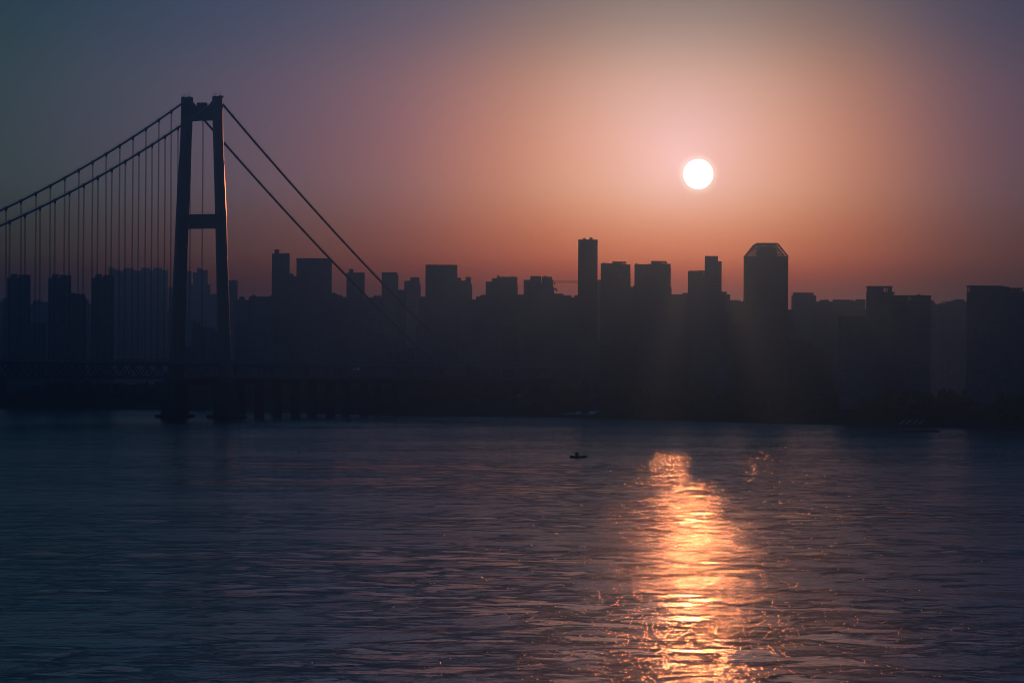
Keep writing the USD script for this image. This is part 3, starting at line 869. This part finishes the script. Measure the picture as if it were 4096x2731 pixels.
B('balcony_block', 'lower near right tower with corner balconies and an open roof frame', 2330, 'f_dark').walls((3361, 3480, 1284)).crown(3361, 3474, 1263, 1285, [(3367, 3369), (3377, 3382), (3408, 3413), (3417, 3421), (3447, 3453)], 0.5, 10, 0.8, 5).balconies(3353, 3362, 1287, 1640).clutter(3370, 3440, 1263, 3, 19, 0.8)
B('capped_tower', 'near right tower under a wide cap slab with slits below it', 2380, 'f_dark').walls((3473, 3574, 1168)).crown(3474, 3568, 1144, 1169, [(3522, 3525), (3534, 3538), (3542, 3545), (3549, 3552), (3557, 3560)], 0.5, 12, 0.9, 3).extra('ledge', 3564, 3579, 1167, 1172, -0.5, 13)
B('capped_tower', 'near right tower with a flat cap and two slit openings, right of the wide-capped one', 2385, 'f_dark').walls((3575, 3723, 1203)).crown(3575, 3724, 1181, 1204, [(3634, 3637), (3640, 3643), (3646, 3649), (3688, 3694)], 0.5, 12, 0.7, 2).clutter(3655, 3695, 1181, 6, 20, 1.0)
B('balcony_tower', 'rounded near tower with stacked corner balconies at the right picture edge', 2250, 'f_dark').walls((3881, 4030, 1167), (4028, 4092, 1171), (4090, 4150, 1166)).crown(3880, 4008, 1142, 1168, [(3883, 3885), (3888, 3890)], 0.5, 14, 0.7, 4).crown(4006, 4036, 1146, 1168, [], 1.5, 12, 0.7).crown(4034, 4090, 1151, 1172, [(4048, 4051), (4056, 4059), (4080, 4083)], 2.5, 11, 0.6, 2).balconies(3871, 3882, 1169, 1330, 3.05)

# --- the dim front rows: mid-rise blocks between the embankment and the towers
fr = random.Random(5)
GROUP = 'mid-rise blocks in the dim front rows by the embankment'
x = 690.0
while x < 3360:
    w = fr.uniform(46, 104)
    t = fr.uniform(1268, 1400) + (50 if 2240 < x < 2330 else 0)
    dd = fr.uniform(3120, 3320) if x < 1900 else fr.uniform(2880, 2980)
    if not 2080 < x < 2190:
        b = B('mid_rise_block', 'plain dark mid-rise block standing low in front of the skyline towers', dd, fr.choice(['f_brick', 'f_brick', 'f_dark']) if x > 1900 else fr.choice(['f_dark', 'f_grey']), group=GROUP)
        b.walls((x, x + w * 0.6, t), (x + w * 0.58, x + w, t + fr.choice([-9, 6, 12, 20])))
        if fr.random() < 0.6:
            b.extra('stair_head', x + w * 0.2, x + w * 0.36, t - fr.uniform(8, 13), t, 4)
    x += w + fr.uniform(-18, 26)

x = -60.0
while x < 1950:
    w = fr.uniform(50, 95)
    far = fr.uniform(3090, 3150) if x < 690 else fr.uniform(2960, 3020) if x < 1300 else fr.uniform(2860, 2900)
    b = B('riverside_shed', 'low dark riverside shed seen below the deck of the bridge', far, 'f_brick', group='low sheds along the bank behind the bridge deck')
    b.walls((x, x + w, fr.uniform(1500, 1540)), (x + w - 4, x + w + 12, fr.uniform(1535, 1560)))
    x += w + fr.uniform(-6, 10)

# --- the lattice-topped tower
d = 3100.0
q = point(3068, 1100, d)
lat = thing('lattice_tower', 'dark tower with a chamfered open lattice crown right of the sun', 'building', (q[0], d, 10.0))
mb = MB()
block(mb, 2984, 3153, 1026, d, 30)
part(lat, 'wall', mb, M['f_glass'])
zb, zt = point(3068, 1026, d)[2], point(3068, 974.5, d)[2]
xl, xr = point(2984, 1026, d)[0], point(3153, 1026, d)[0]
tl, tr = point(3026, 975, d)[0], point(3111, 974, d)[0]
# the solid core inside the lattice
core = MB()
cz = zb - 0.5
cl, cr_, ctl, ctr = point(3030, 1000, d)[0], point(3112, 1000, d)[0], point(3044, 1000, d)[0], point(3100, 1000, d)[0]
core.loft([np.array([(cl, d + 8, cz), (cr_, d + 8, cz), (cr_, d + 22, cz), (cl, d + 22, cz)]), np.array([(cl, d + 8, zb + 6), (cr_, d + 8, zb + 6), (cr_, d + 22, zb + 6), (cl, d + 22, zb + 6)]),
           np.array([(ctl, d + 10, zt - 2.4), (ctr, d + 10, zt - 2.4), (ctr, d + 20, zt - 2.4), (ctl, d + 20, zt - 2.4)])])
part(lat, 'crown_core', core, M['f_glass'])


def crown_x(z):
    u = min(max((z - zb) / (zt - zb), 0), 1)
    return xl + (tl - xl) * u, xr + (tr - xr) * u


for yy in (d + 0.6, d + 29.4):
    g = MB()
    g.bar((xl, yy, zb), (tl, yy, zt), 0.75, 6).bar((tl, yy, zt), (tr, yy, zt), 0.75, 6).bar((tr, yy, zt), (xr, yy, zb), 0.75, 6)
    part(lat, 'crown_edge', g, M['frame'])
    levels = np.linspace(zb + 0.3, zt - 0.3, 6)
    for z in levels[:-1]:
        a, b = crown_x(z)
        part(lat, 'crown_rail', MB().bar((a, yy, z), (b, yy, z), 0.34, 5), M['frame'])
    for z0, z1 in zip(levels[:-1], levels[1:]):
        a0, b0 = crown_x(z0)
        a1, b1 = crown_x(z1)
        nb = 16
        for k in range(nb):
            u0, u1 = k / nb, (k + 1) / nb
            pa, pb = (a0 + (b0 - a0) * u0, yy, z0), (a1 + (b1 - a1) * u1, yy, z1)
            pc, pd = (a0 + (b0 - a0) * u1, yy, z0), (a1 + (b1 - a1) * u0, yy, z1)
            part(lat, 'crown_brace', MB().bar(pa, pb, 0.24, 4).bar(pc, pd, 0.2, 4), M['frame'])
for xa, za in ((xl, zb), (tl, zt), (tr, zt), (xr, zb)):
    part(lat, 'crown_tie', MB().bar((xa, d + 0.6, za), (xa, d + 29.4, za), 0.4, 6), M['frame'])
for k in range(10):
    z = zb - 4 - 3.9 * k
    xa = point(3138, 1100, d)[0]
    part(lat, 'window', MB().box(xa, xa + 1.6, d - 0.12, d + 0.05, z - 1.9, z), M['carglass'])

# --- the tower crane and the hoist
d = 3420.0
q = point(2330, 1127, d)
crane = thing('tower_crane', 'tower crane with a long thin lattice jib left of the tallest skyscraper', 'crane', (q[0], d, 10.0))
zj = q[2]


def lattice(a, b, w, n, r, parent, name):
    g = MB()
    a, b = np.asarray(a, float), np.asarray(b, float)
    t = (b - a) / np.linalg.norm(b - a)
    u = np.cross(t, (0, 1.0, 0))
    u /= np.linalg.norm(u)
    v = np.array([0, 1.0, 0])
    cs = [u * w / 2 + v * w / 2, u * w / 2 - v * w / 2, -u * w / 2 - v * w / 2, -u * w / 2 + v * w / 2]
    for c in cs:
        g.bar(a + c, b + c, r, 4)
    for k in range(n):
        p0, p1 = a + (b - a) * k / n, a + (b - a) * (k + 1) / n
        for i in range(4):
            c0, c1 = cs[i], cs[(i + 1) % 4]
            g.bar(p0 + (c0 if k % 2 else c1), p1 + (c1 if k % 2 else c0), r * 0.7, 4)
    part(parent, name, g, M['frame'])


tip = point(2212, 1127, d)
lattice((q[0], d, 10), (q[0], d, zj + 4), 2.0, 40, 0.16, crane, 'mast')
lattice((q[0] - 1.2, d, zj), (tip[0], d, tip[2]), 1.7, 22, 0.16, crane, 'jib')
lattice((q[0] + 1.2, d, zj), (q[0] + 13, d, zj), 1.7, 8, 0.16, crane, 'counter_jib')
part(crane, 'counterweight', MB().box(q[0] + 9.5, q[0] + 13.2, d - 1.2, d + 1.2, zj - 3.2, zj - 0.9), M['frame'])
part(crane, 'cab', MB().box(q[0] - 2.8, q[0] - 1.1, d - 2.2, d - 0.95, zj - 2.6, zj - 0.6), M['frame'])
part(crane, 'trolley', MB().box(tip[0] + 1, tip[0] + 2.4, d - 0.7, d + 0.7, tip[2] - 2.6, tip[2] - 0.95).bar((tip[0] + 1.6, d, tip[2] - 2.6), (tip[0] + 1.6, d, tip[2] - 5.2), 0.1, 4), M['frame'])
d = 3340.0
a, b = point(2210, 1152, d), point(2229, 1166, d)
ho = thing('hoist_platform', 'small hoist platform jutting from the notched high-rise under the jib', 'hoist', (a[0], d, b[2]))
part(ho, 'platform', MB().box(a[0], b[0] - 0.5, d, d + 3, a[2] - 1.5, a[2] - 0.2), M['frame'])
part(ho, 'cage', MB().box(b[0] - 1.6, b[0], d + 0.3, d + 2.7, b[2], a[2] - 1.52), M['frame'])
part(ho, 'handrail', MB().bar((a[0], d + .1, a[2] + 0.6), (b[0] - .6, d + .1, a[2] + 0.6), 0.1, 4).bar((b[0] - .7, d + .1, a[2] - .3), (b[0] - .7, d + .1, a[2] + 0.6), 0.1, 4), M['frame'])

# ------------------------------------------------------------------ the river bank's small things
# trees along the embankment: a dark far-off belt, nobody could tell one from the next
ico = trimesh.creation.icosphere(1, 1.0)
tv, tf = [], []
nt = 0
r = np.random.default_rng(11)
line = fine[(fine[:, 0] > -1300) & (fine[:, 0] < 700)]
linl = inland[(fine[:, 0] > -1300) & (fine[:, 0] < 700)]
for k in range(1700):
    i = int(r.integers(len(line)))
    s = float(r.choice([r.uniform(10, 60), r.uniform(60, 96), r.uniform(106, 150)]))
    c = line[i] + linl[i] * s
    h = r.uniform(6, 12) if s > 60 else r.uniform(3.0, 7.0)
    z0 = float(ground_height(s)) - 0.3
    for j in range(int(r.integers(5, 8))):
        o = r.normal(0, 1, 3) * (h * 0.22, h * 0.22, h * 0.17)
        p = np.array([c[0], c[1], z0 + h * 0.62]) + o
        rad = h * r.uniform(0.12, 0.26)
        v = ico.vertices * rad * (1 + r.normal(0, 0.16, (len(ico.vertices), 1))) + p
        tv.append(v)
        tf.append(ico.faces + nt)
        nt += len(v)
    v, f = MB().bar((c[0], c[1], z0 - 0.5), (c[0], c[1], z0 + h * 0.6), 0.22, 4, 0.12).mesh()
    tv.append(v)
    tf.append(f + nt)
    nt += len(v)
top('riverside_trees', (np.vstack(tv), np.vstack(tf)), M['leaf'], kind='stuff', label='dark belt of trees along the far embankment', category='trees')


def on_bank(px, py, lift=0.0):
    """The point of the far bank's slope that a pixel looks at."""
    lo, hi = 1500.0, 4200.0
    prev = None
    for d in np.arange(1800.0, 3400.0, 1.0):
        q = point(px, py, d)
        gz = ground_z(q[0], q[1])
        if gz >= q[2] and gz > -1.0:
            return np.array([q[0], q[1], gz + lift])
    return point(px, py, 2600.0)


def slope_panel(name, label, cat, quad, mat, thick=0.35):
    """A slab lying on the bank's slope; quad: four pixels, bottom left first, counter-clockwise."""
    pts = [on_bank(x, y, 0.25) for x, y in quad]
    t = thing(name, label, cat, np.mean(pts, 0))
    n = np.cross(pts[1] - pts[0], pts[3] - pts[0])
    n /= np.linalg.norm(n)
    n *= np.sign(n[2]) if abs(n[2]) > 1e-6 else 1
    part(t, 'slab', MB().hexa([p - n * thick for p in pts] + pts), mat)
    m = (pts[0] + pts[3]) / 2, (pts[1] + pts[2]) / 2
    part(t, 'kerb', MB().bar(pts[3] + n * 0.15, pts[2] + n * 0.15, 0.18, 4), M['concrete'])
    return t


slope_panel('concrete_ramp', 'broad pale concrete ramp on the dark bank above the water', 'ramp', [(2250, 1657), (2372, 1657), (2402, 1645), (2295, 1647)], M['pale'])
slope_panel('concrete_ramp', 'narrow pale concrete strip left of the broad ramp on the bank', 'ramp', [(2184, 1655), (2226, 1652), (2247, 1648), (2205, 1650)], M['pale'])
slope_panel('concrete_ramp', 'faint thin strip of ramp at the waterline left of the two pale ramps', 'ramp', [(2144, 1661), (2160, 1659), (2168, 1656), (2150, 1658)], M['concrete'])
for k, (lab) in enumerate(('leftmost', 'second', 'third', 'rightmost')):
    x = 3596 + 25 * k
    slope_panel('bank_stairs', f'{lab} of four faint stair flights slanting up the right bank', 'stairs', [(x, 1698), (x + 5, 1698), (x + 26, 1680), (x + 21, 1680)], M['pale'], 0.2)

# small cars parked on the embankment road
def make_car(x, y, z, rz, label, group=None):
    t = thing('parked_car', label, 'car', (x, y, z), group)
    UsdGeom.Xformable(stage.GetPrimAtPath(t)).AddRotateZOp().Set(rz)
    prof = [(-2.2, .35), (2.2, .35), (2.25, .8), (1.3, .95), (.75, 1.42), (-1.1, 1.45), (-1.75, 1.0), (-2.2, .9)]
    g = MB()
    ring = lambda yy, k: np.array([(a * k, yy, b) for a, b in prof])
    g.loft([ring(0.85, .98), ring(0.7, 1), ring(-0.7, 1), ring(-0.85, .98)])
    part(t, 'body', g, M['car'], local=True)
    part(t, 'windows', MB().hexa([(-1.5, -.8, .98), (1.1, -.8, .98), (1.1, .8, .98), (-1.5, .8, .98), (-1.05, -.87, 1.38), (.68, -.87, 1.38), (.68, .87, 1.38), (-1.05, .87, 1.38)]), M['carglass'], local=True)
    for wx in (-1.35, 1.4):
        for wy in (-.8, .8):
            w = trimesh.creation.cylinder(radius=.33, height=.22, sections=12)
            w.apply_transform(trimesh.transformations.rotation_matrix(math.pi / 2, (1, 0, 0)))
            w.apply_translation((wx, wy, .33))
            part(t, 'wheel', MB().tm(w), M['tyre'], local=True)
    return t


cars = [(1762, 1583, 'first of the pale cars parked on the embankment, left end'), (1785, 1583, 'second pale car from the left on the embankment'), (1826, 1584, 'pale car standing apart right of the first two on the embankment'),
        (2027, 1591, 'pale car left of the last pair on the embankment'), (2073, 1592, 'last pale car at the right end of the embankment row')]
for k, (px, py, lab) in enumerate(cars):
    q = point(px, py, 0)
    best = None
    for d in np.arange(2300.0, 3300.0, 2.0):
        q = point(px, py, d)
        if ground_z(q[0], q[1]) >= 14.4:
            break
    make_car(q[0], q[1], ground_z(q[0], q[1]) + 0.45, [60, 55, 70, 20, 130][k], lab, 'pale cars parked on the embankment')

# a low barge lying off the right bank
q = on_plane(3682, 1727)
bg = thing('moored_barge', 'low dark barge lying just off the right bank', 'barge', q)
L, W = 11.5, 2.6
hull = MB().loft([np.array([(q[0] + a * L, q[1] + b * W, q[2] - 0.5) for a, b in ((-.95, -.8), (.95, -.8), (.95, .8), (-.95, .8))]), np.array([(q[0] + a * L, q[1] + b * W, q[2] + 0.75) for a, b in ((-1.02, -1), (1.02, -1), (1.02, 1), (-1.02, 1))])])
part(bg, 'hull', hull, M['boat'])
part(bg, 'deck_house', MB().box(q[0] + 6.5, q[0] + 9.5, q[1] - 1.5, q[1] + 1.5, q[2] + .74, q[2] + 1.9), M['cabin'])
part(bg, 'hatch', MB().box(q[0] - 9, q[0] + 4.5, q[1] - 1.7, q[1] + 1.7, q[2] + .74, q[2] + 1.05), M['boat'])

# ------------------------------------------------------------------ the boat in mid-river
q = on_plane(2314, 1830.5)
boat = thing('fishing_boat', 'small dark boat with an upright cabin alone on the river', 'boat', q)
sc = q[1] / F   # metres a pixel of the photograph covers there
# hull sections from stern (left) to raked bow (right)
st = [(-35, 8.2, .80), (-33, 8.0, .9), (-20, 7.2, 1.0), (0, 7.0, 1.0), (20, 7.2, .92), (29, 8.0, .6), (36, 9.6, .06)]
rings = []
for x, hgt, w in st:
    X, Hh, Wd = x * sc, hgt * sc, w * 0.95
    keel = -0.25 if x < 28 else (0.05 if x < 33 else 0.62)
    rings.append(np.array([(q[0] + X, q[1] - Wd, q[2] + Hh), (q[0] + X, q[1] - Wd * .72, q[2] + keel), (q[0] + X, q[1] + Wd * .72, q[2] + keel), (q[0] + X, q[1] + Wd, q[2] + Hh)]))
part(boat, 'hull', MB().loft(rings), M['boat'])
bx0, bx1 = q[0] - 13.5 * sc, q[0] + 0.2 * sc
part(boat, 'cabin', MB().hexa([(bx0, q[1] - .62, q[2] + .6), (bx1, q[1] - .62, q[2] + .6), (bx1, q[1] + .62, q[2] + .6), (bx0, q[1] + .62, q[2] + .6), (bx0 + .03, q[1] - .58, q[2] + 2.12), (bx1 - .02, q[1] - .58, q[2] + 2.12), (bx1 - .02, q[1] + .58, q[2] + 2.12), (bx0 + .03, q[1] + .58, q[2] + 2.12)]), M['cabin'])
part(boat, 'cabin_roof', MB().hexa([(bx0 - .06, q[1] - .7, q[2] + 2.123), (bx1 + .16, q[1] - .7, q[2] + 2.123), (bx1 + .16, q[1] + .7, q[2] + 2.123), (bx0 - .06, q[1] + .7, q[2] + 2.123), (bx0 - .03, q[1] - .66, q[2] + 2.19), (bx1 + .2, q[1] - .66, q[2] + 2.24), (bx1 + .2, q[1] + .66, q[2] + 2.24), (bx0 - .03, q[1] + .66, q[2] + 2.19)]), M['cabin'])
part(boat, 'roof_lamp', MB().box(bx1 + .02, bx1 + .16, q[1] - .1, q[1] + .1, q[2] + 2.2, q[2] + 2.36), M['boat'])
part(boat, 'window', MB().box(bx0 + .25, bx1 - .25, q[1] - .64, q[1] - .57, q[2] + 1.45, q[2] + 1.9), M['carglass'])
part(boat, 'winch', MB().bar((q[0] + 20 * sc, q[1] - .4, q[2] + .86), (q[0] + 20 * sc, q[1] + .4, q[2] + .86), .2, 8).box(q[0] + 19 * sc, q[0] + 24 * sc, q[1] - .3, q[1] + .3, q[2] + .6, q[2] + .8), M['boat'])
part(boat, 'stern_box', MB().box(q[0] - 29 * sc, q[0] - 24 * sc, q[1] - .35, q[1] + .35, q[2] + .7, q[2] + .93), M['boat'])
part(boat, 'gunwale', MB().tube([r_[0] + (0, -.02, 0.02) for r_ in rings], 0.05, 5).tube([r_[3] + (0, .02, 0.02) for r_ in rings], 0.05, 5), M['boat'])
b2 = on_plane(2357, 1829)
buoy = thing('mooring_buoy', 'tiny dark buoy off the bow of the small boat', 'buoy', b2)
m = trimesh.creation.icosphere(2, 0.2)
m.apply_scale((1.2, 1.0, 0.8))
m.apply_translation(b2 + (0, 0, 0.05))
part(buoy, 'float', MB().tm(m), M['rubber'], smooth=True)
part(buoy, 'staff', MB().bar(b2, b2 + (-.05, 0, .42), .035, 5), M['boat'])
